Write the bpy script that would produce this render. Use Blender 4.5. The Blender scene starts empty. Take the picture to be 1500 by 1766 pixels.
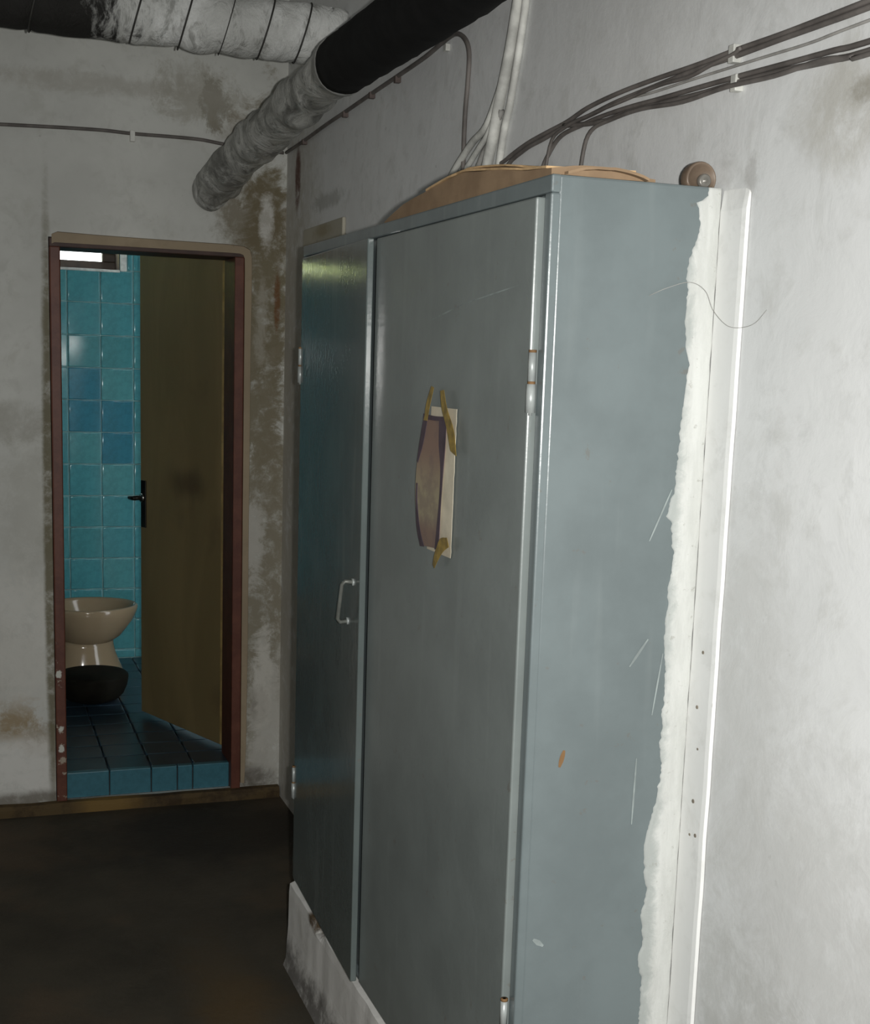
import bpy, bmesh, math, random
from mathutils import Vector, Matrix, noise
random.seed(7)
scene = bpy.context.scene
COL = scene.collection

# ------------------------------------------------------------------ camera
PAN, TILT, ROLL, FPX, PY, CAM_H = 0.3468, -0.1657, 0.033, 2305.6, 1015.6, 1.5987
fw = Vector((math.sin(PAN)*math.cos(TILT), math.cos(PAN)*math.cos(TILT), math.sin(TILT)))
r0 = Vector((math.cos(PAN), -math.sin(PAN), 0)); u0 = r0.cross(fw)
rt = r0*math.cos(ROLL) + u0*math.sin(ROLL); up = u0*math.cos(ROLL) - r0*math.sin(ROLL)
cam_pos = Vector((0, -4.7, CAM_H))
cd = bpy.data.cameras.new('camera'); cam = bpy.data.objects.new('camera', cd); COL.objects.link(cam)
m = Matrix((rt, up, -fw)).transposed().to_4x4(); m.translation = cam_pos
cam.matrix_world = m
cd.sensor_fit = 'HORIZONTAL'; cd.sensor_width = 36; cd.lens = FPX/1500*36
cd.shift_y = (PY-883)/1500; cd.clip_start = 0.02
scene.camera = cam

# ------------------------------------------------------------------ world (overcast sky outside the bathroom window)
W = bpy.data.worlds.new('world'); scene.world = W; W.use_nodes = True
bg = W.node_tree.nodes['Background']; bg.inputs[0].default_value = (0.93, 0.97, 1.0, 1); bg.inputs[1].default_value = 5.0

# ------------------------------------------------------------------ the camera's own flash, beside the lens
fl = bpy.data.lights.new('camera_flash', 'SPOT'); flo = bpy.data.objects.new('camera_flash', fl); COL.objects.link(flo)
fl.energy = 188; fl.color = (1.0, 0.99, 0.955); fl.shadow_soft_size = 0.014
fl.spot_size = math.radians(112); fl.spot_blend = 1.0
fpos = cam_pos + rt*0.055 + up*0.012 + fw*0.01
aim = (fw + rt*(640-750)/FPX + up*(PY-1090)/FPX).normalized()
flo.location = fpos; flo.rotation_euler = aim.to_track_quat('-Z', 'Y').to_euler()

# weak unseen fill light, added well behind the camera to lift the walls
al = bpy.data.lights.new('corridor_fill', 'AREA'); alo = bpy.data.objects.new('corridor_fill', al); COL.objects.link(alo)
al.shape = 'RECTANGLE'; al.size = 1.7; al.size_y = 1.9; al.energy = 13; al.color = (.93, .97, 1.0)
alo.location = (-.1, -6.45, 1.5); alo.rotation_euler = (math.radians(90), 0, 0)

vs = scene.view_settings
vs.view_transform = 'Standard'; vs.look = 'None'; vs.gamma = 1.0; vs.use_curve_mapping = False; vs.exposure = 0.0

# ------------------------------------------------------------------ materials
class N:
    """small node-tree writer"""
    def __init__(s, name):
        s.m = bpy.data.materials.new(name); s.m.use_nodes = True
        s.t = s.m.node_tree; s.b = s.t.nodes['Principled BSDF']
        s.tc = s.t.nodes.new('ShaderNodeTexCoord'); s.P = s.tc.outputs['Object']
    def put(s, sock, v):
        if isinstance(v, bpy.types.NodeSocket): s.t.links.new(v, sock)
        elif isinstance(v, tuple) and len(v) == 3 and sock.type == 'RGBA': sock.default_value = (*v, 1)
        else: sock.default_value = v
    def math(s, op, a, b=0.0, clamp=False):
        n = s.t.nodes.new('ShaderNodeMath'); n.operation = op; n.use_clamp = clamp
        s.put(n.inputs[0], a); s.put(n.inputs[1], b); return n.outputs[0]
    def vmath(s, op, a, b=(0, 0, 0)):
        n = s.t.nodes.new('ShaderNodeVectorMath'); n.operation = op
        s.put(n.inputs[0], a); s.put(n.inputs[1], b)
        return n.outputs['Value'] if op in ('LENGTH', 'DOT_PRODUCT') else n.outputs[0]
    def noise(s, scale, detail=4, rough=.6, dist=0.0, vec=None, stretch=None):
        n = s.t.nodes.new('ShaderNodeTexNoise')
        v = vec or s.P
        if stretch: v = s.vmath('MULTIPLY', v, stretch)
        s.t.links.new(v, n.inputs['Vector'])
        n.inputs['Scale'].default_value = scale; n.inputs['Detail'].default_value = detail
        n.inputs['Roughness'].default_value = rough; n.inputs['Distortion'].default_value = dist
        return n.outputs[0]
    def step(s, x, a, b):
        n = s.t.nodes.new('ShaderNodeMapRange'); n.interpolation_type = 'SMOOTHSTEP'
        s.put(n.inputs[0], x); n.inputs[1].default_value = a; n.inputs[2].default_value = b
        return n.outputs[0]
    def mix(s, f, a, b):
        n = s.t.nodes.new('ShaderNodeMix'); n.data_type = 'RGBA'
        s.put(n.inputs[0], f); s.put(n.inputs[6], a); s.put(n.inputs[7], b); return n.outputs[2]
    def blob(s, c, r, soft=.5, nz=None, amt=.7):
        """ragged ellipsoidal patch: 1 inside, 0 outside"""
        d = s.vmath('LENGTH', s.vmath('DIVIDE', s.vmath('SUBTRACT', s.P, c), r))
        if nz is not None: d = s.math('ADD', d, s.math('MULTIPLY', s.math('SUBTRACT', nz, .5), amt*2))
        return s.math('SUBTRACT', 1.0, s.step(d, 1-soft, 1+soft))
    def bump(s, h, dist=.01, strength=1.0):
        n = s.t.nodes.new('ShaderNodeBump'); n.inputs['Distance'].default_value = dist
        n.inputs['Strength'].default_value = strength
        s.t.links.new(h, n.inputs['Height']); s.t.links.new(n.outputs[0], s.b.inputs['Normal'])
    def done(s, col, rough=.6, metal=0.0, spec=.5):
        s.put(s.b.inputs['Base Color'], col); s.put(s.b.inputs['Roughness'], rough)
        s.b.inputs['Metallic'].default_value = metal; s.b.inputs['Specular IOR Level'].default_value = spec
        return s.m

def simple(name, col, rough=.5, metal=0.0, spec=.5, var=.25, scale=18):
    n = N(name); z = n.noise(scale)
    dark = tuple(c*(1-var) for c in col); lite = tuple(min(1, c*(1+var)) for c in col)
    return n.done(n.mix(n.step(z, .3, .7), dark, lite), rough, metal, spec)

def plaster(name, base, stains, lo=.82, bumpd=.006, speck=.5):
    n = N(name)
    big = n.noise(2.2, 5, .6); mid = n.noise(9, 6, .65, .4); fine = n.noise(45, 4, .6)
    col = n.mix(n.step(big, .3, .7), tuple(c*lo for c in base), base)
    col = n.mix(n.math('MULTIPLY', n.step(mid, .52, .72), .35), col, (base[0]*.62, base[1]*.61, base[2]*.57))
    sp = n.math('MULTIPLY', n.step(n.noise(26, 3, .7), .66, .74), n.step(n.noise(3.1, 3), .48, .62))
    col = n.mix(n.math('MULTIPLY', sp, speck), col, (base[0]*.3, base[1]*.28, base[2]*.25))
    w2 = n.noise(38, 5, .75)
    warp = n.math('ADD', n.math('MULTIPLY', n.noise(8, 8, .78, .8), .72), n.math('MULTIPLY', w2, .28))
    brk = n.step(n.noise(15, 7, .72, .3), .22, .54)
    smudge = n.math('MULTIPLY', n.step(n.noise(19, 6, .7, .5), .48, .66), n.step(n.noise(4.3, 3), .42, .6))
    col = n.mix(n.math('MULTIPLY', smudge, .22), col, (base[0]*.55, base[1]*.55, base[2]*.53))
    for c, r, k, a, soft, amt in stains:
        mask = n.math('MULTIPLY', n.blob(c, r, soft, warp, amt*2.0), n.math('MULTIPLY', brk, a))
        col = n.mix(mask, col, k)
    h = n.math('ADD', n.math('MULTIPLY', mid, .7), n.math('MULTIPLY', fine, .12))
    n.bump(h, bumpd*1.2, .35)
    return n.done(col, .75, 0, .25)

OLIVE = (.17, .14, .085); RUST = (.16, .065, .02); SOOT = (.07, .068, .06); PALE = (.62, .61, .57)
M = {}
M['wall_back'] = plaster('stained back plaster', (.68, .685, .645), [
    ((1.03, 0, 1.75), (.085, .4, .60), (.19, .16, .095), .95, .3, .8),
    ((1.03, 0, .75), (.095, .4, .95), (.25, .22, .155), .9, .3, .8),
    ((1.0, 0, 2.08), (.13, .4, .12), OLIVE, .8, .4, .6),
    ((1.035, 0, 2.06), (.024, .4, .085), PALE, .9, .4, .9),
    ((1.02, 0, 1.72), (.02, .4, .12), (.45, .43, .37), .6, .5, 1.2),
    ((1.075, 0, 1.80), (.010, .4, .10), RUST, .8, .5, 1.2),
    ((1.05, 0, .28), (.06, .4, .35), PALE, .75, .35, 1.2),
    ((1.0, 0, .95), (.035, .4, .14), PALE, .7, .4, 1.3),
    ((1.03, 0, .35), (.03, .4, .06), (.14, .11, .085), .7, .4, 1.4),
    ((1.02, 0, .06), (.07, .4, .05), (.09, .075, .06), .7, .5, .7),
    ((.17, 0, .33), (.09, .4, .07), (.33, .24, .125), .85, .35, 1.1),
    ((.25, 0, .26), (.05, .4, .05), (.25, .18, .09), .7, .5, .7),
    ((.10, 0, .55), (.20, .4, .16), (.33, .31, .26), .5, .5, .8),
    ((.14, 0, 1.36), (.16, .4, .06), (.36, .345, .30), .5, .5, .8),
    ((.24, 0, 1.02), (.10, .4, .30), (.40, .39, .34), .4, .5, .8),
    ((.20, 0, .16), (.16, .4, .12), (.80, .79, .75), .8, .4, .8),
    ((.19, 0, .62), (.16, .4, .22), (.78, .77, .72), .6, .5, .8),
    ((1.04, 0, .42), (.03, .4, .22), (.66, .64, .58), .7, .4, 1.0),
    ((.297, 0, 1.0), (.020, .4, 1.0), (.14, .12, .06), .85, .35, .25),
    ((.25, 0, .05), (.28, .4, .03), (.16, .14, .11), .8, .5, .6),
    ((.85, 0, 2.44), (.045, .4, .07), (.16, .145, .11), .75, .3, 1.3),
    ((.80, 0, 2.46), (.13, .4, .08), (.36, .34, .28), .6, .4, 1.3),
    ((.50, 0, 2.47), (.40, .4, .03), (.38, .36, .31), .5, .5, 1.0),
    ((.15, 0, 2.42), (.012, .4, .02), (.12, .11, .09), .8, .4, 1.0),
    ((1.0, 0, 2.36), (.12, .4, .06), (.2, .16, .10), .6, .5, .8),
])
M['wall_right'] = plaster('whitewashed plaster', (.83, .84, .835), [
    ((1.104, -.14, 1.1), (.4, .34, 1.3), (.46, .43, .35), .7, .4, .35),
    ((1.104, -.16, 2.20), (.4, .035, .10), (.13, .05, .035), .9, .4, .4),
    ((1.104, -.55, 2.09), (.4, .20, .022), (.38, .38, .35), .6, .5, 1.3),
    ((1.104, -2.9, 2.45), (.4, .6, .30), (.52, .52, .50), .55, .7, .5),
    ((1.104, -3.19, 1.965), (.4, .025, .015), (.2, .18, .14), .8, .6, .8),
    ((1.104, -3.16, 1.95), (.4, .10, .06), (.46, .44, .38), .6, .7, .8),
    ((1.104, -2.945, 1.89), (.4, .016, .03), (.45, .44, .42), .5, .5, 1.3),
    ((1.104, -3.02, 1.15), (.4, .12, .25), (.66, .66, .64), .6, .6, .9),
    ((1.104, -3.25, .85), (.4, .25, .2), (.64, .64, .62), .6, .6, .9),
    ((1.104, -3.05, .62), (.4, .16, .15), (.52, .52, .49), .5, .6, .9),
], lo=.9, speck=.35)
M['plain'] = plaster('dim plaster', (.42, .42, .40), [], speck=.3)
M['white_fill'] = plaster('fresh white filler', (.92, .925, .905), [], lo=.95, bumpd=.0025, speck=.5)
M['plinth'] = plaster('limewashed masonry', (.86, .85, .82), [
    ((.81, -1.67, .226), (.2, .06, .022), (.10, .07, .04), 1.0, .35, .4),
    ((.81, -2.0, .0), (.2, 1.2, .075), (.10, .09, .08), .85, .5, .7),
    ((.81, -2.1, .25), (.2, .5, .012), (.16, .10, .05), .8, .5, .9)], bumpd=.008)
def concrete():
    n = N('worn brown concrete'); a = n.noise(3, 6, .65); b = n.noise(30, 5, .7); c = n.noise(1.3, 4)
    col = n.mix(n.step(a, .3, .7), (.044, .038, .027), (.068, .058, .041))
    col = n.mix(n.math('MULTIPLY', n.step(c, .5, .65), .5), col, (.11, .075, .045))
    col = n.mix(n.math('MULTIPLY', n.step(b, .55, .7), .5), col, (.055, .05, .04))
    col = n.mix(n.math('MULTIPLY', n.blob((.85, -.35, 0), (.5, .28, .3), .5, a, .6), .75), col, (.02, .018, .014))
    col = n.mix(n.math('MULTIPLY', n.blob((.62, -2.3, 0), (.12, .9, .3), .5, a, .9), .5), col, (.14, .085, .03))
    n.bump(b, .006, .5); return n.done(col, .8, 0, .3)
M['concrete'] = concrete()
def kerb():
    n = N('dirty painted kerb'); a = n.noise(11, 5, .7); 
    col = n.mix(n.step(a, .4, .6), (.055, .036, .018), (.10, .068, .03))
    col = n.mix(n.blob((.48, 0, .03), (.10, .3, .08), .6, a, .8), col, (.20, .125, .04))
    n.bump(a, .01, .6); return n.done(col, .75, 0, .3)
M['kerb'] = kerb()
def tile_mat(name, col, rough=.09):
    n = N(name); a = n.noise(40, 4, .7)
    d = tuple(c*.8 for c in col)
    return n.done(n.mix(n.step(a, .3, .7), d, col), rough, 0, .55)
M['tile'] = [tile_mat('blue wall tile %s' % t, c) for t, c in (('a', (.08, .30, .34)), ('b', (.095, .315, .34)), ('c', (.045, .215, .295)), ('d', (.075, .28, .31)))]
M['grout'] = simple('grey green grout', (.30, .46, .46), .8)
M['floor_tile'] = [tile_mat('navy floor tile %s' % t, c, .3) for t, c in (('a', (.026, .045, .066)), ('b', (.030, .052, .074)))]
M['riser_tile'] = tile_mat('teal step tile', (.06, .195, .25), .3)
M['dark_grout'] = simple('dark grout', (.035, .038, .04), .9)
def frame_mat():
    n = N('red brown frame paint'); a = n.noise(14, 5, .7, .3); b = n.noise(30, 4, .7)
    col = n.mix(n.step(a, .35, .7), (.105, .033, .020), (.155, .054, .032))
    chip = n.math('MULTIPLY', n.step(b, .60, .66), n.blob((.32, 0, .30), (.1, .4, .28), .5))
    for c in ((.322, -.02, .30), (.324, -.02, .235), (.318, -.02, .50)):
        col = n.mix(n.blob(c, (.009, .05, .014), .25, b, 1.6), col, (.62, .62, .56))
    col = n.mix(n.math('MULTIPLY', chip, .7), col, (.5, .45, .36))
    return n.done(col, .5, 0, .4)
M['frame'] = frame_mat()
M['head'] = simple('dark frame head', (.06, .03, .022), .6)
M['surround'] = plaster('tan plaster surround', (.40, .32, .22), [], lo=.8, bumpd=.004)
def leaf_mat():
    n = N('brown varnished door board'); a = n.noise(5, 5, .6, .6, stretch=(1, 1, .25)); b = n.noise(2.5, 4)
    col = n.mix(n.step(a, .3, .7), (.22, .165, .075), (.29, .215, .10))
    col = n.mix(n.math('MULTIPLY', n.step(b, .55, .7), .4), col, (.13, .085, .045))
    col = n.mix(n.math('MULTIPLY', n.blob((.84, .45, 1.12), (.05, .13, .05), .7, a, .8), .6), col, (.07, .04, .025))
    return n.done(col, .5, 0, .4)
M['leaf'] = leaf_mat()
M['leaf_edge'] = simple('bare wood door edge', (.42, .29, .11), .6)
M['dark_metal'] = simple('dark lock metal', (.02, .018, .014), .4, .6)
M['chrome'] = simple('worn chrome', (.5, .5, .48), .25, 1.0)
def cab_mat(name, col, rough=.27):
    n = N(name); a = n.noise(6, 5, .6); b = n.noise(28, 4, .65); c = n.noise(4, 3, .5, stretch=(6, 6, .5))
    col2 = n.mix(n.step(a, .3, .7), tuple(x*.9 for x in col), tuple(min(1, x*1.07) for x in col))
    col2 = n.mix(n.math('MULTIPLY', n.step(b, .66, .72), .35), col2, (.16, .13, .10))
    col2 = n.mix(n.math('MULTIPLY', n.step(c, .55, .75), .09), col2, (.42, .46, .45))
    n.bump(n.noise(60, 3), .0006, .5)
    return n.done(col2, rough, 0, .5)
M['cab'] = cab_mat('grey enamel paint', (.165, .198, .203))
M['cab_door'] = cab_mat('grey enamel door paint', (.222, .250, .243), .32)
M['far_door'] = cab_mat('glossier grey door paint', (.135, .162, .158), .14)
M['hinge'] = simple('painted hinge', (.42, .45, .44), .35, .2)
M['rust'] = simple('rust', (.20, .11, .045), .8)
def smear_mat():
    n = N('slopped white paint'); a = n.noise(16, 7, .75, .5); b = n.noise(70, 4, .7); c = n.noise(9, 5, .7, stretch=(3, 1, .6))
    sx = n.t.nodes.new('ShaderNodeSeparateXYZ'); n.t.links.new(n.P, sx.inputs[0])
    edge_ = n.math('SUBTRACT', 1.0, n.step(n.math('ADD', sx.outputs[0], n.math('MULTIPLY', n.math('SUBTRACT', a, .5), .055)), 1.050, 1.070))
    col = n.mix(n.step(c, .35, .65), (.58, .59, .565), (.68, .69, .665))
    col = n.mix(n.math('MULTIPLY', edge_, .75), col, (.36, .39, .375))
    col = n.mix(n.math('MULTIPLY', n.step(b, .62, .72), .5), col, (.33, .32, .28))
    n.bump(a, .004, .5); return n.done(col, .65, 0, .3)
M['smear'] = smear_mat()
M['scratch'] = simple('bare scratch', (.28, .32, .315), .5)
def wrap_mat():
    n = N('grey fabric lagging'); a = n.noise(5, 6, .7, .8); b = n.noise(22, 5, .7, .5, stretch=(1, .5, .5))
    col = n.mix(n.step(a, .35, .7), (.58, .585, .56), (.84, .85, .83))
    col = n.mix(n.math('MULTIPLY', n.step(b, .52, .66), .6), col, (.2, .2, .18))
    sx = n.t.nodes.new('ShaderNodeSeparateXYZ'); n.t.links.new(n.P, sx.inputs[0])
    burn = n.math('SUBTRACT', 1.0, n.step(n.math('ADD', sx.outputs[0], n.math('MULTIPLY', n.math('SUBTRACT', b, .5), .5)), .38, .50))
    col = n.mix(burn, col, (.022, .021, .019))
    n.bump(b, .02, .7); return n.done(col, .8, 0, .3)
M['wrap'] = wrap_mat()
M['strap'] = simple('dark strap', (.035, .034, .03), .6)
def foil_mat():
    n = N('dirty foil sleeve'); a = n.noise(9, 6, .7, 1.0); b = n.noise(30, 4, .7)
    col = n.mix(n.step(a, .35, .65), (.20, .20, .185), (.58, .58, .55))
    col = n.mix(n.math('MULTIPLY', n.step(b, .55, .68), .6), col, (.08, .078, .068))
    n.bump(a, .02, .8); return n.done(col, .45, .25, .5)
M['foil'] = foil_mat()
M['black_pipe'] = simple('sooty black pipe wrap', (.012, .012, .012), .85, 0, .2)
M['collar'] = simple('bright collar band', (.28, .28, .265), .4, .3)
M['cable_dark'] = simple('grey cable sheath', (.15, .135, .125), .6, 0, .4, .3, 12)
M['cable_mid'] = simple('painted over cable', (.34, .33, .31), .6)
M['cable_white'] = simple('whitewashed conduit', (.62, .62, .58), .7)
M['clip'] = simple('plastic clip', (.60, .60, .56), .5)
M['clip_dark'] = simple('dark plastic clip', (.12, .09, .08), .5)
def card_mat():
    n = N('brown cardboard'); a = n.noise(12, 4); b = n.noise(60, 3, .6, stretch=(.1, .1, 1))
    col = n.mix(n.step(a, .3, .7), (.27, .185, .115), (.36, .25, .155))
    n.bump(b, .002, .4); return n.done(col, .85, 0, .2)
M['card'] = card_mat()
M['card_edge'] = simple('bright cardboard edge', (.62, .42, .22), .85)
M['china'] = simple('aged cream china', (.29, .22, .14), .12, 0, .5, .06, 5)
M['basin'] = simple('dark rubber basin', (.010, .009, .006), .8, 0, .15)
M['jar'] = simple('brown glazed jar', (.17, .125, .09), .4)
M['jar_lid'] = simple('grey jar lid', (.20, .19, .17), .35, .3)
M['plate'] = plaster('cream painted plate', (.52, .49, .40), [((1.1, -.55, 2.0), (.1, .10, .02), (.3, .24, .13), .6, .5, .8)], bumpd=.002)
M['win_frame'] = simple('dark brown window frame', (.075, .045, .028), .5)
M['white_post'] = simple('white window post', (.62, .64, .60), .5)
def glass():
    n = N('window glass'); n.b.inputs['Transmission Weight'].default_value = 1.0; n.b.inputs['IOR'].default_value = 1.02
    return n.done((.96, .98, .97), .0, 0, .3)
M['glass'] = glass()
M['leaf_green'] = simple('sunlit leaves', (.44, .50, .10), .6, 0, .3, .5, 3)
M['bark'] = simple('bark', (.12, .08, .05), .9)
M['paper'] = simple('yellowed paper', (.66, .60, .47), .8, 0, .2, .12)
M['tape'] = simple('yellowed tape', (.30, .20, .035), .35, 0, .5, .4, 40)
def picture_mat():
    n = N('faded print'); a = n.noise(22, 4, .6)
    sx = n.t.nodes.new('ShaderNodeSeparateXYZ'); n.t.links.new(n.P, sx.inputs[0]); z = sx.outputs[2]
    col = n.mix(n.step(z, 1.36, 1.46), (.38, .33, .22), (.28, .19, .15))
    col = n.mix(n.step(z, 1.335, 1.30), col, (.27, .19, .15))
    col = n.mix(n.math('MULTIPLY', n.step(a, .45, .65), .5), col, (.20, .15, .14))
    return n.done(col, .7, 0, .3)
M['picture'] = picture_mat()
M['print_dark'] = simple('dark purple print', (.085, .062, .078), .7)

# ------------------------------------------------------------------ mesh helpers
def link(name, bm, mat, parent=None, smooth=False):
    bmesh.ops.recalc_face_normals(bm, faces=bm.faces)
    me = bpy.data.meshes.new(name); bm.to_mesh(me); bm.free()
    if smooth:
        me.polygons.foreach_set('use_smooth', [True]*len(me.polygons))
    me.materials.append(mat)
    o = bpy.data.objects.new(name, me); COL.objects.link(o)
    if parent: o.parent = parent
    return o
def empty(name, loc=(0, 0, 0)):
    o = bpy.data.objects.new(name, None); COL.objects.link(o); o.location = loc; return o
def adopt(parent, *kids):
    """children keep their world-coordinate meshes"""
    mi = Matrix.Translation(parent.location).inverted()
    for k in kids: k.parent = parent; k.matrix_parent_inverse = mi
def tag(o, label, cat, group=None, kind=None):
    if label: o['label'] = label
    if cat: o['category'] = cat
    if group: o['group'] = group
    if kind: o['kind'] = kind
    return o
def struct(o, label=None):
    o['kind'] = 'structure'
    if label: o['label'] = label
    return o
def box(bm, lo, hi, bevel=0.0, seg=2, M4=None):
    r = bmesh.ops.create_cube(bm, size=1)
    vs_ = r['verts']
    for v in vs_:
        v.co = Vector([lo[i] + (v.co[i]+.5)*(hi[i]-lo[i]) for i in range(3)])
    if bevel:
        es = list({e for v in vs_ for e in v.link_edges})
        rb = bmesh.ops.bevel(bm, geom=es, offset=bevel, segments=seg, affect='EDGES', profile=.5)
        vs_ = list({v for f in rb['faces'] for v in f.verts} | {v for v in vs_ if v.is_valid})
    if M4 is not None: bmesh.ops.transform(bm, matrix=M4, verts=vs_)
    return vs_
def boxobj(name, lo, hi, mat, parent=None, bevel=0.0, M4=None):
    bm = bmesh.new(); box(bm, lo, hi, bevel, 2, M4); return link(name, bm, mat, None if parent is None else parent)
def spline(pts, n):
    P = [Vector(p) for p in pts]; P = [2*P[0]-P[1]] + P + [2*P[-1]-P[-2]]; out = []
    for i in range(1, len(P)-2):
        for k in range(n):
            t = k/n; a, b, c, d = P[i-1], P[i], P[i+1], P[i+2]
            out.append(.5*((2*b)+(-a+c)*t+(2*a-5*b+4*c-d)*t*t+(-a+3*b-3*c+d)*t**3))
    out.append(P[-2]); return out
def tube(bm, path, rad, seg=10, cap=True, wob=0.0, seed=0):
    """path: points; rad: number or f(i, t)"""
    rings = []; n = len(path); prev = None
    for i, p in enumerate(path):
        d = (path[min(i+1, n-1)]-path[max(i-1, 0)]).normalized()
        if prev is None:
            a = d.orthogonal().normalized()
        else:
            a = (prev - d*prev.dot(d)).normalized()
        prev = a; b = d.cross(a)
        r = rad(i, i/(n-1)) if callable(rad) else rad
        ring = []
        for k in range(seg):
            t = 2*math.pi*k/seg; dirv = a*math.cos(t)+b*math.sin(t)
            rr = r
            if wob: rr = r*(1+wob*noise.noise((p+dirv*.08)*14 + Vector((seed, 0, 0))))
            ring.append(bm.verts.new(p+dirv*rr))
        rings.append(ring)
    for i in range(n-1):
        for k in range(seg):
            bm.faces.new((rings[i][k], rings[i][(k+1) % seg], rings[i+1][(k+1) % seg], rings[i+1][k]))
    if cap:
        bm.faces.new(rings[0][::-1]); bm.faces.new(rings[-1])
    return rings
def tubeobj(name, path, rad, mat, parent=None, seg=10, n=0, **kw):
    bm = bmesh.new(); pts = spline(path, n) if n else [Vector(p) for p in path]
    tube(bm, pts, rad, seg, **kw); return link(name, bm, mat, parent, True)
def loft(bm, rings, seg=40, cap0=True, cap1=True):
    """rings: (cx, cy, z, rx, ry)"""
    R = []
    for cx, cy, z, rx, ry in rings:
        R.append([bm.verts.new((cx+rx*math.cos(2*math.pi*k/seg), cy+ry*math.sin(2*math.pi*k/seg), z)) for k in range(seg)])
    for i in range(len(R)-1):
        for k in range(seg):
            bm.faces.new((R[i][k], R[i][(k+1) % seg], R[i+1][(k+1) % seg], R[i+1][k]))
    if cap0: bm.faces.new(R[0][::-1])
    if cap1: bm.faces.new(R[-1])

# ------------------------------------------------------------------ constants read off the photograph's perspective
XW = 1.104            # right wall
XC, YN, YF, ZC, ZB = .8194, -2.8716, -1.398, 1.8768, .2355   # cabinet front, near end, far end, top, bottom
YB = 1.9              # far tiled wall of the bathroom
ZF = .128             # bathroom floor
CEIL = 2.95

# ------------------------------------------------------------------ corridor shell
struct(boxobj('floor', (-1.35, -6.7, -.12), (XW+.15, .0, 0), M['concrete']), 'dark brown worn concrete corridor floor')
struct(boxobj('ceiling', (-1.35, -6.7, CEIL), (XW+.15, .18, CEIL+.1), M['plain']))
bm = bmesh.new()
box(bm, (-1.2, 0, 0), (.305, .18, CEIL)); box(bm, (.958, 0, 0), (XW, .18, CEIL)); box(bm, (.305, 0, 1.975), (.958, .18, CEIL))
box(bm, (.305, .0, 0), (.958, .028, .036))
struct(link('wall_back', bm, M['wall_back']), 'stained plaster end wall with a doorway')
struct(boxobj('wall_right', (XW, -6.7, 0), (XW+.15, .18, CEIL), M['wall_right']), 'whitewashed rough plaster side wall')
struct(boxobj('wall_left', (-1.35, -6.7, 0), (-1.2, .18, CEIL), M['plain']))
struct(boxobj('wall_front', (-1.2, -6.7, 0), (XW, -6.55, CEIL), M['plain']))

# kerb along the foot of the end wall
bm = bmesh.new(); n_ = 26; prof = ((-.004, 0), (-.034, 0), (-.036, .026), (-.026, .038), (-.004, .041))
rows = []
for i in range(n_+1):
    x = -1.19 + (XW-.004+1.19)*i/n_
    rows.append([bm.verts.new((x, y + .004*noise.noise((x*6, j*3, 0)), max(0, z + (.004*noise.noise((x*7, j, 5)) if z > 0 else 0)))) for j, (y, z) in enumerate(prof)])
for i in range(n_):
    for j in range(len(prof)):
        k = (j+1) % len(prof); bm.faces.new((rows[i][j], rows[i][k], rows[i+1][k], rows[i+1][j]))
bm.faces.new(rows[0]); bm.faces.new(rows[-1][::-1])
struct(link('baseboard_back', bm, M['kerb']), 'low brown kerb along the foot of the end wall')

# white filler strip on the right wall beside the cabinet
bm = bmesh.new(); left, right = [], []
n_ = 60
for i in range(n_+1):
    z = 1.872*i/n_
    e = .0022*noise.noise((z*9, 3, 0)); e2 = .0016*noise.noise((z*12, 9, 0))
    t = 1.0 if i < n_ else .4
    ys = (YN-.001, YN-.004+e, YN-.030, YN-.066+e2, YN-.075+e2, YN-.077+e2)
    xs = (XW-.001, XW-.006*t, XW-.007*t, XW-.0075*t, XW-.006*t, XW-.001)
    if i == n_: z -= 0
    left.append([bm.verts.new((xs[k], ys[k], z - (.010*((k-1.2)**2)/14 if i == n_ else 0))) for k in range(6)])
for i in range(n_):
    for k in range(5): bm.faces.new((left[i][k], left[i][k+1], left[i+1][k+1], left[i+1][k]))
bm.faces.new(left[0]); bm.faces.new(left[-1][::-1])
struct(link('trim_1', bm, M['white_fill'], smooth=False), 'bright white filler strip on the right wall along the cabinet')

for z, y, r in ((1.168, -2.912, .0028), (1.078, -2.905, .003), (1.012, -2.915, .002), (.925, -2.912, .0034), (.872, -2.925, .0032), (.868, -2.908, .0022)):
    bm = bmesh.new(); tube(bm, [Vector((XW-.0066, y, z)), Vector((XW-.0082, y, z))], r, 10)
    o = link('nail_head', bm, simple('rusty nail', (.22, .19, .15), .7)); o.parent = bpy.data.objects['trim_1']

# whitewashed plinth the cabinet stands on
bm = bmesh.new(); n_ = 90; cols = []
for i in range(n_+1):
    y = YF-.005 + (YN-YF+.01)*i/n_
    top = ZB - .002
    j1 = .003*noise.noise((y*14, 0, 0)); j2 = .006*noise.noise((y*9, 4, 0))
    notch = .016*math.exp(-((y+1.70)/.035)**2)
    sec = ((XW-.002, 0), (XC-.026, 0), (XC-.021+j2, .020), (XC-.017+j1, .055), (XC-.013+j1, .11), (XC-.012+j1, top-.03), (XC-.010+j1+notch, top-.006-notch*.9), (XC+.004+notch, top-notch*.6), (XC+.03, top), (XW-.002, top))
    cols.append([bm.verts.new((x, y, z)) for x, z in sec])
for i in range(n_):
    for k in range(len(cols[0])):
        l = (k+1) % len(cols[0]); bm.faces.new((cols[i][k], cols[i][l], cols[i+1][l], cols[i+1][k]))
bm.faces.new(cols[0]); bm.faces.new(cols[-1][::-1])
struct(link('trim_2', bm, M['plinth']), 'whitewashed chipped masonry plinth under the grey cabinet')

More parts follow.
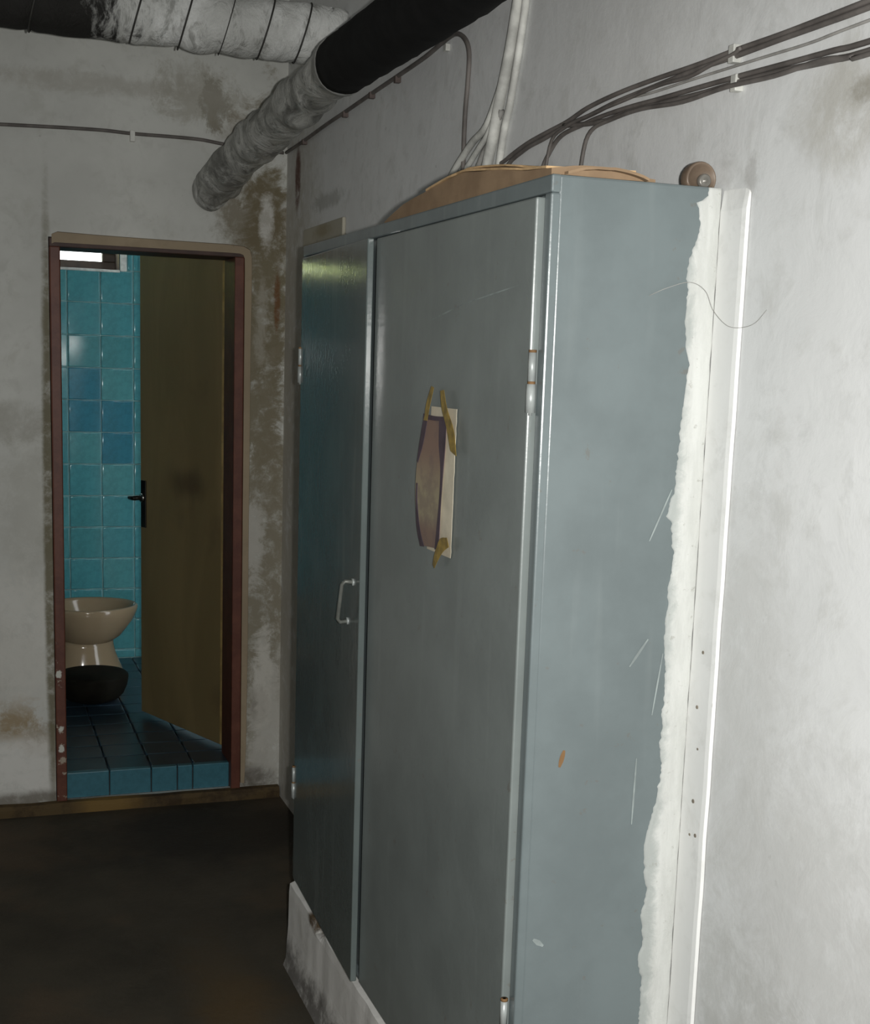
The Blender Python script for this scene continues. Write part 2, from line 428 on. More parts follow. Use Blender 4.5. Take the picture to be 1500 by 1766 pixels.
# ------------------------------------------------------------------ doorway: frame, tan surround, leaf swung into the bathroom
door = struct(empty('door_1', (.632, 0, 0)), 'brown door swung open into the blue tiled bathroom, in a red brown frame')
fr = [boxobj('frame_jamb', (.307, -.012, .038), (.342, .178, 1.945), M['frame'], bevel=.004),
      boxobj('frame_jamb', (.923, -.012, .038), (.957, .178, 1.945), M['frame'], bevel=.004),
      boxobj('frame_head', (.307, -.010, 1.943), (.957, .178, 1.972), M['head'], bevel=.003)]
bm = bmesh.new(); n_ = 40; rows = []
def surround_path():
    P = [(.325, 2.0, .0)]
    return P
# tan strip over the head that turns down along the right jamb
outer = [(.318, 1.955), (.318, 1.985), (.335, 1.993), (.45, 1.990), (.60, 1.988), (.75, 1.987), (.90, 1.986), (.955, 1.983), (.978, 1.972), (.984, 1.95), (.985, 1.90), (.985, 1.80), (.983, 1.60), (.983, 1.30), (.982, 1.0), (.983, .6), (.980, .2), (.975, .06)]
inner = [(.320, 1.955), (.325, 1.957), (.335, 1.957), (.45, 1.957), (.60, 1.957), (.75, 1.957), (.90, 1.957), (.940, 1.956), (.952, 1.952), (.957, 1.94), (.958, 1.90), (.958, 1.80), (.958, 1.60), (.958, 1.30), (.958, 1.0), (.958, .6), (.958, .2), (.958, .06)]
for (ox, oz), (ix, iz) in zip(outer, inner):
    rows.append([bm.verts.new(c) for c in ((ox, -.001, oz), (ox-.003, -.012, oz-.003), (ix, -.012, iz), (ix, -.001, iz))])
for i in range(len(rows)-1):
    for k in range(4): bm.faces.new((rows[i][k], rows[i][(k+1) % 4], rows[i+1][(k+1) % 4], rows[i+1][k]))
bm.faces.new(rows[0]); bm.faces.new(rows[-1][::-1])
sur = link('surround', bm, M['surround']); sur['label'] = 'tan raised plaster strip over and beside the frame'
hinge = Vector((.928, .192, 0)); free = Vector((.700, .770, 0))
dv = (free-hinge); LW = dv.length; dv.normalize(); nv = Vector((-dv.y, dv.x, 0))   # nv points to the camera side
if nv.x > 0: nv = -nv
ML = Matrix((( dv.x, -nv.x, 0, hinge.x), (dv.y, -nv.y, 0, hinge.y), (0, 0, 1, 0), (0, 0, 0, 1)))   # local x along leaf, y away from the visible face
lf = boxobj('door_leaf', (.0, 0, .145), (LW, .036, 2.005), M['leaf'], bevel=.003, M4=ML)
ed = boxobj('edge_strip', (-.010, -.002, .147), (.016, .037, 2.003), M['leaf_edge'], bevel=.002, M4=ML); ed['label'] = 'lighter bare edge of the door leaf'
pl = boxobj('lock_plate', (LW-.048, -.006, .915), (LW-.012, .0005, 1.105), M['dark_metal'], bevel=.002, M4=ML)
bm = bmesh.new(); tube(bm, [ML @ Vector((LW-.028, -.002, 1.035)), ML @ Vector((LW-.028, -.045, 1.035))], .009, 10)
tube(bm, [ML @ Vector((LW-.034, -.042, 1.035)), ML @ Vector((LW-.022, -.046, 1.034)), ML @ Vector((LW+.012, -.045, 1.033))], lambda i, t: .010-.003*t, 10)
kn = link('door_lever', bm, M['dark_metal'], smooth=True)
bt = tubeobj('lever_rose', [ML @ Vector((LW-.028, -.006, 1.035)), ML @ Vector((LW-.028, -.014, 1.035))], .017, M['chrome'], seg=16)
adopt(door, *fr, sur, lf)
for o in (ed, pl, kn, bt): o.parent = lf

# ------------------------------------------------------------------ bathroom shell
struct(boxobj('floor_bathroom', (-.45, .04, -.1), (1.55, YB+.3, ZF-.012), M['dark_grout']), 'dark blue tiled bathroom floor one step up')
fb = bpy.data.objects['floor_bathroom']
bm = bmesh.new()
WX1, WZ0, WZ1 = .752, 1.990, 2.50   # window opening: right edge, sill, top
box(bm, (-.45, YB, ZF-.05), (1.55, YB+.30, WZ0)); box(bm, (WX1, YB, WZ0), (1.55, YB+.30, 2.75)); box(bm, (-.45, YB, WZ1), (WX1, YB+.30, 2.75)); box(bm, (-.45, YB, WZ0), (-.30, YB+.30, WZ1))
wb = struct(link('wall_bathroom', bm, M['grout']), 'blue tiled far wall of the bathroom')
struct(boxobj('wall_bathroom_right', (1.55, .18, -.05), (1.65, YB+.3, 2.75), M['tile'][1]))
struct(boxobj('wall_bathroom_left', (-.55, .18, -.05), (-.45, YB+.3, 2.75), M['tile'][1]))
struct(boxobj('ceiling_bathroom', (-.55, .18, 2.75), (1.65, YB+.3, 2.85), M['plain']))

def tile_mesh(w, h, t, name, mat):
    bm = bmesh.new(); R = []
    for ins, z in ((0, 0), (0, t-.003), (.0012, t-.0008), (.0050, t)):
        a, b = w/2-ins, h/2-ins
        R.append([bm.verts.new(c) for c in ((-a, -b, z), (a, -b, z), (a, b, z), (-a, b, z))])
    for i in range(3):
        for k in range(4): bm.faces.new((R[i][k], R[i][(k+1) % 4], R[i+1][(k+1) % 4], R[i+1][k]))
    for f in bm.faces: f.smooth = True
    bm.faces.new(R[-1])
    bmesh.ops.recalc_face_normals(bm, faces=bm.faces)
    me = bpy.data.meshes.new(name); bm.to_mesh(me); bm.free(); me.materials.append(mat)
    return me
T = .152; G = .0035
wall_me = [tile_mesh(T-G, T-G, .008, 'tile', mm) for mm in M['tile']]
RW = Matrix.Rotation(math.radians(90), 4, 'X')      # tile face to -y
def put_tile(me, parent, loc, rot, jit):
    o = bpy.data.objects.new('tile', me); COL.objects.link(o); o.parent = parent
    j = Matrix.Rotation(random.uniform(-jit, jit), 4, 'X') @ Matrix.Rotation(random.uniform(-jit, jit), 4, 'Y')
    o.matrix_local = Matrix.Translation(loc) @ rot @ j
    return o
dark = {(0-3, 0): 0}
for ci in range(-6, 7):
    x0 = .509 + T*ci; x1 = x0+T
    if x1 > 1.56 or x0 < -.46: continue
    for ri in range(-4, 13):
        z1 = 1.990 - T*ri; z0 = z1-T
        if z0 < ZF-.01:
            z0 = ZF-.005
            if z1-z0 < .03: continue
        cx0 = x0
        if z0 > WZ0-.02:
            if x1 <= WX1+.04: continue
            cx0 = max(x0, WX1+.034)
        w, h = x1-cx0-G, z1-z0-G
        # the darker tiles seen in the photograph: third row left, fourth row right
        if ci == 0 and ri in (3, 4): kidx = 2
        elif ci == 1 and ri in (4, 5): kidx = 2
        else: kidx = random.choice((0, 0, 1, 3))
        me = wall_me[kidx] if abs(w-T+G) < .002 and abs(h-T+G) < .002 else tile_mesh(w, h, .008, 'tile', M['tile'][kidx])
        put_tile(me, wb, (cx0+G/2+w/2, YB, z0+G/2+h/2), RW, .006)
fl_me = [tile_mesh(T-G, T-G, .010, 'tile', mm) for mm in M['floor_tile']]
for i in range(-3, 7):
    for j in range(12):
        y0 = .055 + T*j; x0 = .34 + T*i
        if y0+T > YB or x0+T > 1.55: continue
        put_tile(random.choice(fl_me), fb, (x0+T/2, y0+T/2, ZF-.012), Matrix(), .003)
# step riser: five visible tiles of unequal width, with their own top lip
rj = [.20, .342, .492, .640, .734, .790, .925, 1.07]
for a, b in zip(rj, rj[1:]):
    o = boxobj('step_tile', (a+.002, .029, .036), (b-.002, .056, ZF), M['riser_tile'], bevel=.003); o.parent = fb

# window high in the bathroom's far wall
win = struct(empty('window_1', (.22, YB+.25, WZ0)), 'bright window high in the far tiled wall of the bathroom')
bm = bmesh.new()
y0, y1 = YB+.17, YB+.22
box(bm, (-.30, y0, WZ0), (WX1, y1, 2.038), .003); box(bm, (.690, y0, 2.038), (WX1, y1, WZ1), .003)
box(bm, (-.30, y0, 2.038), (-.25, y1, WZ1), .003); box(bm, (-.25, y0, WZ1-.05), (.690, y1, WZ1), .003)
wf = link('window_frame', bm, M['win_frame'])
rv = boxobj('reveal_lining', (WX1-.004, YB+.001, WZ0), (WX1-.0005, YB+.17, WZ1), M['win_frame'])
pn = boxobj('pane', (-.25, YB+.193, 2.038), (.690, YB+.197, WZ1-.05), M['glass'])
po = boxobj('post', (WX1+.002, YB-.014, WZ0-.004), (WX1+.031, YB-.0005, WZ1), M['white_post'], bevel=.003); po['label'] = 'white strip at the window edge'
sl = boxobj('sill_strip', (-.30, YB-.015, WZ0-.010), (WX1, YB+.02, WZ0+.002), M['white_post'], bevel=.003); sl['label'] = 'pale strip along the sill'
adopt(win, wf, rv, po, sl); pn.parent = wf

# ------------------------------------------------------------------ the grey metal cabinet
cab = tag(empty('metal_cabinet', (.96, -2.135, ZB)), 'tall grey painted metal two-door cabinet standing on the white plinth', 'cabinet')
X2 = XW-.0035
body = boxobj('body', (XC+.012, YN, ZB), (X2, YF, ZC), M['cab'], bevel=.004)
bm = bmesh.new()
box(bm, (XC, YN, ZC-.026), (XC+.016, YF, ZC), .003); box(bm, (XC, YN, ZB), (XC+.016, YN+.024, ZC-.026), .003)
box(bm, (XC, YF-.014, ZB), (XC+.016, YF, ZC-.026), .003); box(bm, (XC, YN+.024, ZB), (XC+.016, YF-.014, ZB+.012), .003)
frame = link('front_frame', bm, M['cab'])
YM = -2.046
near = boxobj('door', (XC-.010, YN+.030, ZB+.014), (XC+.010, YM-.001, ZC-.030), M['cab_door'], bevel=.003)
ang = math.radians(-1.95)
hp = Vector((XC, YF-.016, 0))
MF = Matrix.Translation(hp) @ Matrix.Rotation(ang, 4, 'Z')
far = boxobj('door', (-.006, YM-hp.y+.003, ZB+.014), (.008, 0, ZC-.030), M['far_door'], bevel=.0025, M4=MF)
far['label'] = 'far door, slightly ajar, with a bracket handle'
near['label'] = 'near door with a paper card taped to it'
# bracket handle on the far door
def FD(x, y, z): return MF @ Vector((x, y-hp.y, z))
bm = bmesh.new()
hpts = [FD(-.004, -1.990, 1.136), FD(-.024, -1.990, 1.138), FD(-.030, -1.987, 1.131), FD(-.030, -1.953, 1.050), FD(-.024, -1.950, 1.042), FD(-.004, -1.950, 1.044)]
tube(bm, hpts, .0045, 8)
ha = link('handle', bm, simple('dull steel handle', (.20, .21, .19), .45, .3), smooth=True); ha.parent = far
for (px_, z) in ((-1.990, 1.136), (-1.950, 1.044)):
    o = tubeobj('handle_foot', [FD(-.004, px_, z), FD(-.009, px_, z)], .008, M['hinge'], seg=12); o.parent = far
def hinge_at(parent, x, y, z0, z1, r=.006):
    mid = (z0+z1)/2
    bm = bmesh.new(); tube(bm, [Vector((x, y, z0)), Vector((x, y, mid-.002))], r*1.25, 10); tube(bm, [Vector((x, y, mid+.002)), Vector((x, y, z1))], r, 10)
    tube(bm, [Vector((x, y, z0-.004)), Vector((x, y, z1+.004))], r*.5, 8)
    h = link('hinge', bm, M['hinge'], smooth=True)
    for zz in (z1+.002, mid):
        h2 = tubeobj('rust_ring', [Vector((x, y, zz-.002)), Vector((x, y, zz+.002))], r*1.02, M['rust'], seg=10); h2.parent = h
    return h
hs = [hinge_at(cab, XC-.008, YN+.024, 1.533, 1.622), hinge_at(cab, XC-.008, YN+.024, .500, .592),
      hinge_at(cab, XC-.006, YF-.012, 1.545, 1.628, .005), hinge_at(cab, XC-.006, YF-.012, .468, .550, .005)]
# white paint slopped from the wall over the cabinet's end
edge = [(1.078, 1.876), (1.077, 1.863), (1.059, 1.852), (1.065, 1.835), (1.066, 1.81), (1.052, 1.771), (1.048, 1.745), (1.053, 1.719), (1.05, 1.672), (1.056, 1.637), (1.062, 1.611), (1.057, 1.558), (1.054, 1.505), (1.051, 1.442), (1.052, 1.415), (1.046, 1.406), (1.039, 1.379), (1.048, 1.37), (1.056, 1.315), (1.051, 1.269), (1.05, 1.223), (1.049, 1.176), (1.054, 1.129), (1.055, 1.091), (1.054, 1.053), (1.053, .995), (1.059, .966), (1.052, .918), (1.036, .851), (1.036, .811), (1.045, .76), (1.036, .721), (1.045, .68), (1.036, .651), (1.046, .599), (1.045, .531), (1.045, .433), (1.048, .33), (1.04, .24)]
bm = bmesh.new(); rows = []
def esamp(z):
    for (xa, za), (xb, zb) in zip(edge, edge[1:]):
        if zb <= z <= za: return xb+(xa-xb)*(z-zb)/(za-zb)
    return edge[-1][0]
n_ = 420
for i in range(n_+1):
    z = 1.8755 - (1.8755-.245)*i/n_
    e = esamp(z) + .0026*noise.noise((z*110, 0, 0)) + .003*noise.noise((z*40, 7, 0)) + .002*noise.noise((z*260, 3, 0))
    xr = X2 + .0005 + .0015*noise.noise((z*30, 2, 0))
    rows.append([bm.verts.new(c) for c in ((e, YN+.0005, z), (e+.001, YN-.0016, z), (e+.006, YN-.0022, z), ((e+xr)/2, YN-.0028, z), (xr-.004, YN-.003, z), (xr-.001, YN-.0012, z), (xr-.001, YN+.0005, z))])
for i in range(n_):
    for k in range(6): bm.faces.new((rows[i][k], rows[i][k+1], rows[i+1][k+1], rows[i+1][k]))
bm.faces.new(rows[0]); bm.faces.new(rows[-1][::-1])
sm = link('paint_smear', bm, M['smear'], smooth=True); sm['label'] = 'white wall paint slopped over the rear edge of the cabinet end'
def scratch(name, a, b, w, plane, mat):
    """thin flake of paint loss lying on a cabinet face; plane 'n' = near end, 'd' = near door"""
    a, b = Vector(a), Vector(b); d = (b-a).normalized()
    nn = Vector((0, -1, 0)) if plane == 'n' else Vector((-1, 0, 0)); s = d.cross(nn)
    bm = bmesh.new(); L, Rr_ = [], []
    for i in range(7):
        t = i/6; ww = w*(.35+.65*math.sin(math.pi*(t*.9+.05)))*(1+.3*noise.noise((t*9, a.z*10, 0)))
        c = a.lerp(b, t)+nn*.0006
        L.append(bm.verts.new(c+s*ww)); Rr_.append(bm.verts.new(c-s*ww))
    for i in range(6): bm.faces.new((L[i], L[i+1], Rr_[i+1], Rr_[i]))
    return link(name, bm, mat)
sc = [scratch('scratch', (.990, YN, 1.141), (1.020, YN, 1.184), .0022, 'n', M['scratch']),
      scratch('scratch', (.846, YN, .703), (.864, YN, .690), .004, 'n', M['scratch']),
      scratch('scratch', (1.012, YN, 1.34), (1.046, YN, 1.42), .0014, 'n', M['scratch']),
      scratch('scratch', (1.035, YN, 1.06), (1.048, YN, 1.16), .0014, 'n', M['scratch']),
      scratch('scratch', (1.01, YN, .88), (1.012, YN, .99), .0016, 'n', M['scratch']),
      scratch('rust_spot', (.877, YN, .985), (.884, YN, 1.012), .004, 'n', M['rust'])]
sd = [scratch('scratch', (XC-.010, -2.392, 1.678), (XC-.010, -2.56, 1.702), .0012, 'd', M['scratch']),
      scratch('scratch', (XC-.010, -2.56, 1.702), (XC-.010, -2.789, 1.722), .0012, 'd', M['scratch'])]
adopt(cab, body, frame, near, far, sm, *sc[:], *hs)
for o in sd: o.parent = near

# ------------------------------------------------------------------ the card taped to the near door
DX = XC-.0105
cardo = tag(empty('taped_card', (DX, -2.47, 1.27)), 'small torn paper card with a faded print, taped to the near cabinet door', 'card')
bm = bmesh.new(); rows = []
n_ = 24
for i in range(n_+1):
    z = 1.268 + .258*i/n_; t = i/n_
    jag = .003*noise.noise((z*70, 0, 0))
    yl = -2.418 - .0*t; yr = -2.548 + .006*(1-t) + jag
    cols_ = []
    for k in range(9):
        s = k/8; y = yl+(yr-yl)*s
        bulge = .0015 + .006*(1-s)*math.sin(math.pi*min(1, t*1.05))
        cols_.append(bm.verts.new((DX-.001-min(bulge, .0045), y, z)))
    rows.append(cols_)
for i in range(n_):
    for k in range(8): bm.faces.new((rows[i][k], rows[i][k+1], rows[i+1][k+1], rows[i+1][k]))
g = bmesh.ops.extrude_face_region(bm, geom=bm.faces[:])
for v in [e for e in g['geom'] if isinstance(e, bmesh.types.BMVert)]: v.co.x += .0008
back = link('card_sheet', bm, M['paper'], smooth=False)
PLz = [(-2.396, 1.506), (-2.388, 1.46), (-2.378, 1.41), (-2.376, 1.35), (-2.382, 1.30), (-2.396, 1.272)]
PRz = [(-2.514, 1.510), (-2.512, 1.46), (-2.506, 1.41), (-2.500, 1.35), (-2.497, 1.30), (-2.494, 1.278)]
def at_z(P, z):
    if z >= P[0][1]: return P[0][0]
    for (ya, za), (yb, zb) in zip(P, P[1:]):
        if zb <= z <= za: return yb+(ya-yb)*(z-zb)/(za-zb)
    return P[-1][0]
def lift(y, z):
    """how far the curled print stands off the door at (y, z)"""
    yl, yr = at_z(PLz, z), at_z(PRz, z); q = max(0, min(1, (y-yl)/(yr-yl))); t = max(0, min(1, (1.508-z)/.236))
    return .0075 + .0065*(1-q)**1.5*math.sin(math.pi*t)
def strip_mesh(pl, pr, n, off, mat, name):
    """ribbon between two polylines (y, z) lying on the curled print"""
    bm = bmesh.new(); A = spline([(0, *p) for p in pl], n); B = spline([(0, *p) for p in pr], n); rr = []
    for a, b in zip(A, B):
        row = []
        for k in range(7):
            p = a.lerp(b, k/6); row.append(bm.verts.new((DX-lift(p.y, p.z)-off, p.y, p.z)))
        rr.append(row)
    for i in range(len(rr)-1):
        for k in range(6): bm.faces.new((rr[i][k], rr[i][k+1], rr[i+1][k+1], rr[i+1][k]))
    g = bmesh.ops.extrude_face_region(bm, geom=bm.faces[:])
    for v in [e for e in g['geom'] if isinstance(e, bmesh.types.BMVert)]: v.co.x += .0006
    return link(name, bm, mat)
pic = strip_mesh(PLz, PRz, 5, 0, M['picture'], 'print')
pd = [strip_mesh([(-2.396, 1.508), (-2.388, 1.46), (-2.382, 1.425)], [(-2.418, 1.506), (-2.406, 1.46), (-2.386, 1.422)], 4, .0012, M['print_dark'], 'print_border'),
      strip_mesh([(-2.478, 1.506), (-2.482, 1.46), (-2.493, 1.42), (-2.492, 1.37), (-2.484, 1.32), (-2.476, 1.275)], [(-2.516, 1.510), (-2.513, 1.46), (-2.507, 1.42), (-2.502, 1.37), (-2.499, 1.32), (-2.496, 1.276)], 4, .0012, M['print_dark'], 'print_border'),
      strip_mesh([(-2.396, 1.512), (-2.46, 1.510), (-2.518, 1.512)], [(-2.396, 1.503), (-2.46, 1.502), (-2.518, 1.505)], 4, .0020, M['print_dark'], 'print_border'),
      strip_mesh([(-2.382, 1.385), (-2.380, 1.35), (-2.383, 1.30), (-2.397, 1.270)], [(-2.388, 1.385), (-2.388, 1.35), (-2.400, 1.30), (-2.420, 1.272)], 4, .0012, M['print_dark'], 'print_border')]
tp = [strip_mesh([(-2.402, 1.500), (-2.412, 1.530), (-2.436, 1.562)], [(-2.420, 1.500), (-2.430, 1.525), (-2.450, 1.560)], 4, .003, M['tape'], 'tape_strip'),
      strip_mesh([(-2.484, 1.555), (-2.494, 1.525), (-2.522, 1.492), (-2.545, 1.455)], [(-2.502, 1.557), (-2.520, 1.527), (-2.558, 1.490), (-2.574, 1.448)], 4, .003, M['tape'], 'tape_strip'),
      strip_mesh([(-2.544, 1.305), (-2.510, 1.298), (-2.486, 1.270), (-2.476, 1.248)], [(-2.556, 1.290), (-2.528, 1.278), (-2.502, 1.258), (-2.486, 1.242)], 4, .004, M['tape'], 'tape_strip')]
adopt(cardo, back, pic, *pd, *tp)

# ------------------------------------------------------------------ flattened cardboard box on top of the cabinet
cb = tag(empty('cardboard_box', (.95, -2.45, ZC)), 'flattened brown cardboard box lying bent on top of the grey cabinet', 'cardboard')
prof = [(-2.045, .003), (-2.07, .008), (-2.164, .027), (-2.24, .031), (-2.316, .037), (-2.41, .044), (-2.495, .0465), (-2.56, .040), (-2.665, .029), (-2.76, .017), (-2.83, .012), (-2.855, .010)]
def pz(y):
    for (a, ha_), (b, hb) in zip(prof, prof[1:]):
        if b <= y <= a: return ha_+(hb-ha_)*(y-a)/(b-a)
    return .004
bm = bmesh.new(); ys = [-2.045-.81*i/40 for i in range(41)]; xs = [XC+.006+.17*i/10 for i in range(11)]
xe = lambda y: 1.0
top = []; bot = []
for y in ys:
    rt_, rb_ = [], []
    for j, x in enumerate(xs):
        s = j/10; f = .55+.45*math.cos(s*2.2)
        near_ = max(0, min(1, (-2.70-y)/.15))
        h = pz(y)*(1-.35*s) + near_*.010*math.sin(math.pi*min(1, s*1.1)) + .002*noise.noise((x*20, y*12, 0))
        rt_.append(bm.verts.new((x, y, ZC+max(.003, h)))); rb_.append(bm.verts.new((x, y, ZC+.0006)))
    top.append(rt_); bot.append(rb_)
for i in range(40):
    for j in range(10):
        bm.faces.new((top[i][j], top[i+1][j], top[i+1][j+1], top[i][j+1])); bm.faces.new((bot[i][j], bot[i][j+1], bot[i+1][j+1], bot[i+1][j]))
    bm.faces.new((top[i][0], bot[i][0], bot[i+1][0], top[i+1][0])); bm.faces.new((top[i][10], top[i+1][10], bot[i+1][10], bot[i][10]))
for j in range(10):
    bm.faces.new((top[0][j], top[0][j+1], bot[0][j+1], bot[0][j])); bm.faces.new((top[40][j], bot[40][j], bot[40][j+1], top[40][j+1]))
cbody = link('carton', bm, M['card'])
def flap(ya, yb, z_off, x_lo, x_hi, mat, name='flap', thick=.0035):
    bm = bmesh.new(); n = 24; A = []
    for i in range(n+1):
        y = ya+(yb-ya)*i/n; h = ZC+pz(y)+z_off*math.sin(math.pi*i/n)**.4
        A.append([bm.verts.new(c) for c in ((x_lo+.003*noise.noise((y*30, 1, 0)), y, h), (x_hi, y, h+.004), (x_hi, y, h+.004+thick), (x_lo, y, h+thick))])
    for i in range(n):
        for k in range(4): bm.faces.new((A[i][k], A[i][(k+1) % 4], A[i+1][(k+1) % 4], A[i+1][k]))
    bm.faces.new(A[0]); bm.faces.new(A[-1][::-1])
    return link(name, bm, mat)
f1 = flap(-2.30, -2.84, .001, XC+.004, .97, M['card_edge']); f2 = flap(-2.46, -2.80, .007, XC+.010, .98, M['card_edge'], thick=.003)
f1['label'] = 'pale torn edge of the carton'; f2['label'] = 'pale torn edge of the carton'
bm = bmesh.new(); A = []
for i in range(15):
    x = .846+.132*i/14; h = .004+.011*math.sin(math.pi*i/14)**.7 + .0012*noise.noise((x*60, 0, 0))
    A.append([bm.verts.new(c) for c in ((x, YN+.003, ZC+h-.003), (x, YN+.003, ZC+h+.001), (x, YN+.12, ZC+h+.004), (x, YN+.12, ZC+h))])
for i in range(14):
    for k in range(4): bm.faces.new((A[i][k], A[i][(k+1) % 4], A[i+1][(k+1) % 4], A[i+1][k]))
bm.faces.new(A[0]); bm.faces.new(A[-1][::-1])
f3 = link('flap', bm, M['card'])
adopt(cb, cbody, f1, f2, f3)

# brown round jar lying by the wall
jar = tag(empty('round_cap', (1.066, -2.82, ZC)), 'small half-round brown cap with a grey disc, on the cabinet top by the wall', 'cap')
jc = Vector((1.0705, 0, ZC+.0120))
bm = bmesh.new(); jp = []
def ring_y(bm, y, r, c=jc, seg=28): return [bm.verts.new((c.x+r*math.cos(2*math.pi*k/seg), y, max(ZC+.0006+abs(math.sin(k))*1e-5, c.z+r*math.sin(2*math.pi*k/seg)))) for k in range(seg)]
R_ = [ring_y(bm, y, r) for y, r in ((-2.838, .022), (-2.840, .0245), (-2.844, .0260), (-2.858, .0260), (-2.861, .0247), (-2.861, .0222), (-2.852, .0210))]
for a, b in zip(R_, R_[1:]):
    for k in range(28): bm.faces.new((a[k], a[(k+1) % 28], b[(k+1) % 28], b[k]))
bm.faces.new(R_[0]); bm.faces.new(R_[-1][::-1])
jb = link('cap_rim', bm, M['jar'], smooth=True)
bm = bmesh.new(); c2 = Vector((jc.x+.007, 0, jc.z-.002))
R_ = [ring_y(bm, y, r, c2, 20) for y, r in ((-2.848, .0105), (-2.859, .0105), (-2.861, .008), (-2.859, .004), (-2.862, .003))]
for a, b in zip(R_, R_[1:]):
    for k in range(20): bm.faces.new((a[k], a[(k+1) % 20], b[(k+1) % 20], b[k]))
bm.faces.new(R_[0]); bm.faces.new(R_[-1][::-1])
jl = link('cap_disc', bm, M['jar_lid'], smooth=True)
adopt(jar, jb, jl)

# ------------------------------------------------------------------ lagged duct high along the end wall
DY, DZ, DRAD = -.70, 2.540, .083
duct = tag(empty('insulated_duct', (0, DY, DZ-.09)), 'fat grey lagged duct crossing above the doorway, scorched black at its left', 'duct')
bm = bmesh.new(); straps = [-.62, -.36, -.10, .24, .51, .644, .76, .871, .979]
xs = [-1.195 + (XW-.003+1.195)*i/190 for i in range(191)]
def dr(i, t):
    x = xs[i]; r = DRAD
    k = min(straps, key=lambda q: abs(q-x)); r -= .005*math.exp(-((x-k)/.012)**2)
    return r*(1 if x < XW-.03 else 1-.10*((x-XW+.03)/.03)**2)
def dzc(x): return DZ+.004*math.sin(x*5.0)
tube(bm, [Vector((x, DY, dzc(x))) for x in xs], dr, 44, wob=.085)
for v in bm.verts:      # lagging wrapped at a slight slant
    v.co.x = min(XW-.001, max(-1.199, v.co.x + .024*(v.co.z-dzc(v.co.x))/DRAD*(1 if v.co.x < 1.05 else .2)))
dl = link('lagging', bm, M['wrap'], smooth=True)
st = []
for g_ in (.24, .51, .644, .76, .871, .979):
    pts = []
    for k in range(33):
        a = 2*math.pi*k/32; thin = .0835*(1+.02*noise.noise((math.cos(a)*2, math.sin(a)*2, g_*9)))
        pts.append(Vector((g_+.024*math.sin(a)+.006*math.cos(a), DY+thin*math.cos(a), dzc(g_)+thin*math.sin(a))))
    st.append(tubeobj('strap', pts, .0028 if g_ != .76 else .0016, M['strap'], seg=6, cap=False))
adopt(duct, dl, *st)

# ------------------------------------------------------------------ pipe along the right wall dropping to the end wall
pp = tag(empty('wrapped_pipe', (.95, -1.2, 2.28)), 'black pipe under the ceiling ending in a crumpled grey foil sleeve above the doorway', 'pipe')
bm = bmesh.new()
fpath = spline([(.833, -.012, 2.150), (.845, -.09, 2.172), (.880, -.33, 2.235), (.918, -.60, 2.286), (.955, -.92, 2.338), (.970, -1.16, 2.358), (.968, -1.22, 2.358)], 20)
def fr_(i, t): return .066 + .0022*math.sin(t*95) + .003*math.sin(t*31+1) - (.012*max(0, (.05-t)/.05))
tube(bm, fpath, fr_, 32, wob=.14, seed=3)
sleeve = link('foil_sleeve', bm, M['foil'], smooth=True)
dpath = spline([(.968, -1.19, 2.357), (.958, -1.6, 2.345), (.950, -2.0, 2.335), (.94, -2.6, 2.33), (.93, -3.4, 2.33), (.92, -4.4, 2.34)], 10)
bm = bmesh.new(); tube(bm, dpath, lambda i, t: .074, 28, wob=.06, seed=8)
dk = link('black_pipe', bm, M['black_pipe'], smooth=True)
bm = bmesh.new(); a = Vector((.969, -1.175, 2.358)); d_ = (dpath[1]-dpath[0]).normalized()
tube(bm, [a-d_*.012, a-d_*.010, a+d_*.010, a+d_*.012], lambda i, t: (.0735, .0765, .0765, .0735)[i], 28)
co = link('collar', bm, M['collar'], smooth=False)
adopt(pp, sleeve, dk, co)

# ------------------------------------------------------------------ cables on the walls
def cable(name, pts, r, mat, label, group, n=5, cat='cable'):
    o = tubeobj(name, pts, r, mat, seg=8, n=n); return tag(o, label, cat, group)
GW = 'cables on the right wall'
xw = XW-.008
def on_wall(yz, off=.0): return [(xw-off, y, z) for y, z in yz]
lc = cable('cable', on_wall([(-.02, 2.302), (-.254, 2.306), (-.547, 2.315), (-.769, 2.319), (-1.036, 2.325), (-1.262, 2.329), (-1.471, 2.334), (-1.615, 2.344), (-1.692, 2.342), (-1.75, 2.317), (-1.776, 2.279), (-1.772, 2.212), (-1.763, 2.152), (-1.762, 2.05), (-1.765, 1.90)]), .0055, M['cable_dark'],
      'dark cable running beside the foil pipe then looping down behind the cabinet', GW)
cable('cable', on_wall([(-1.990, 2.185), (-1.911, 2.111), (-1.828, 2.087), (-1.758, 2.059), (-1.704, 2.033), (-1.64, 1.99), (-1.60, 1.90)], .004), .008, M['cable_white'],
      'white cable branching furthest left at the foot of the conduit', GW)
cable('cable', on_wall([(-1.985, 2.16), (-1.923, 2.097), (-1.865, 2.069), (-1.814, 2.045), (-1.787, 2.023), (-1.75, 1.90)], .003), .0065, M['cable_white'],
      'middle white cable branching at the foot of the conduit', GW)
cable('cable', on_wall([(-1.985, 2.13), (-1.935, 2.078), (-1.897, 2.059), (-1.871, 2.038), (-1.853, 2.016), (-1.82, 1.90)], .002), .0065, M['cable_mid'],
      'short grey cable branching nearest to the conduit foot', GW)
cable('conduit', [(XW-.013, y, z) for y, z in ((-2.20, 2.93), (-2.12, 2.6), (-2.068, 2.36), (-2.053, 2.308), (-2.024, 2.232), (-1.977, 2.141), (-1.951, 2.081), (-1.918, 2.017), (-1.87, 1.90))], .0125, M['cable_white'],
      'thick white painted conduit dropping down the right wall', GW, cat='conduit')
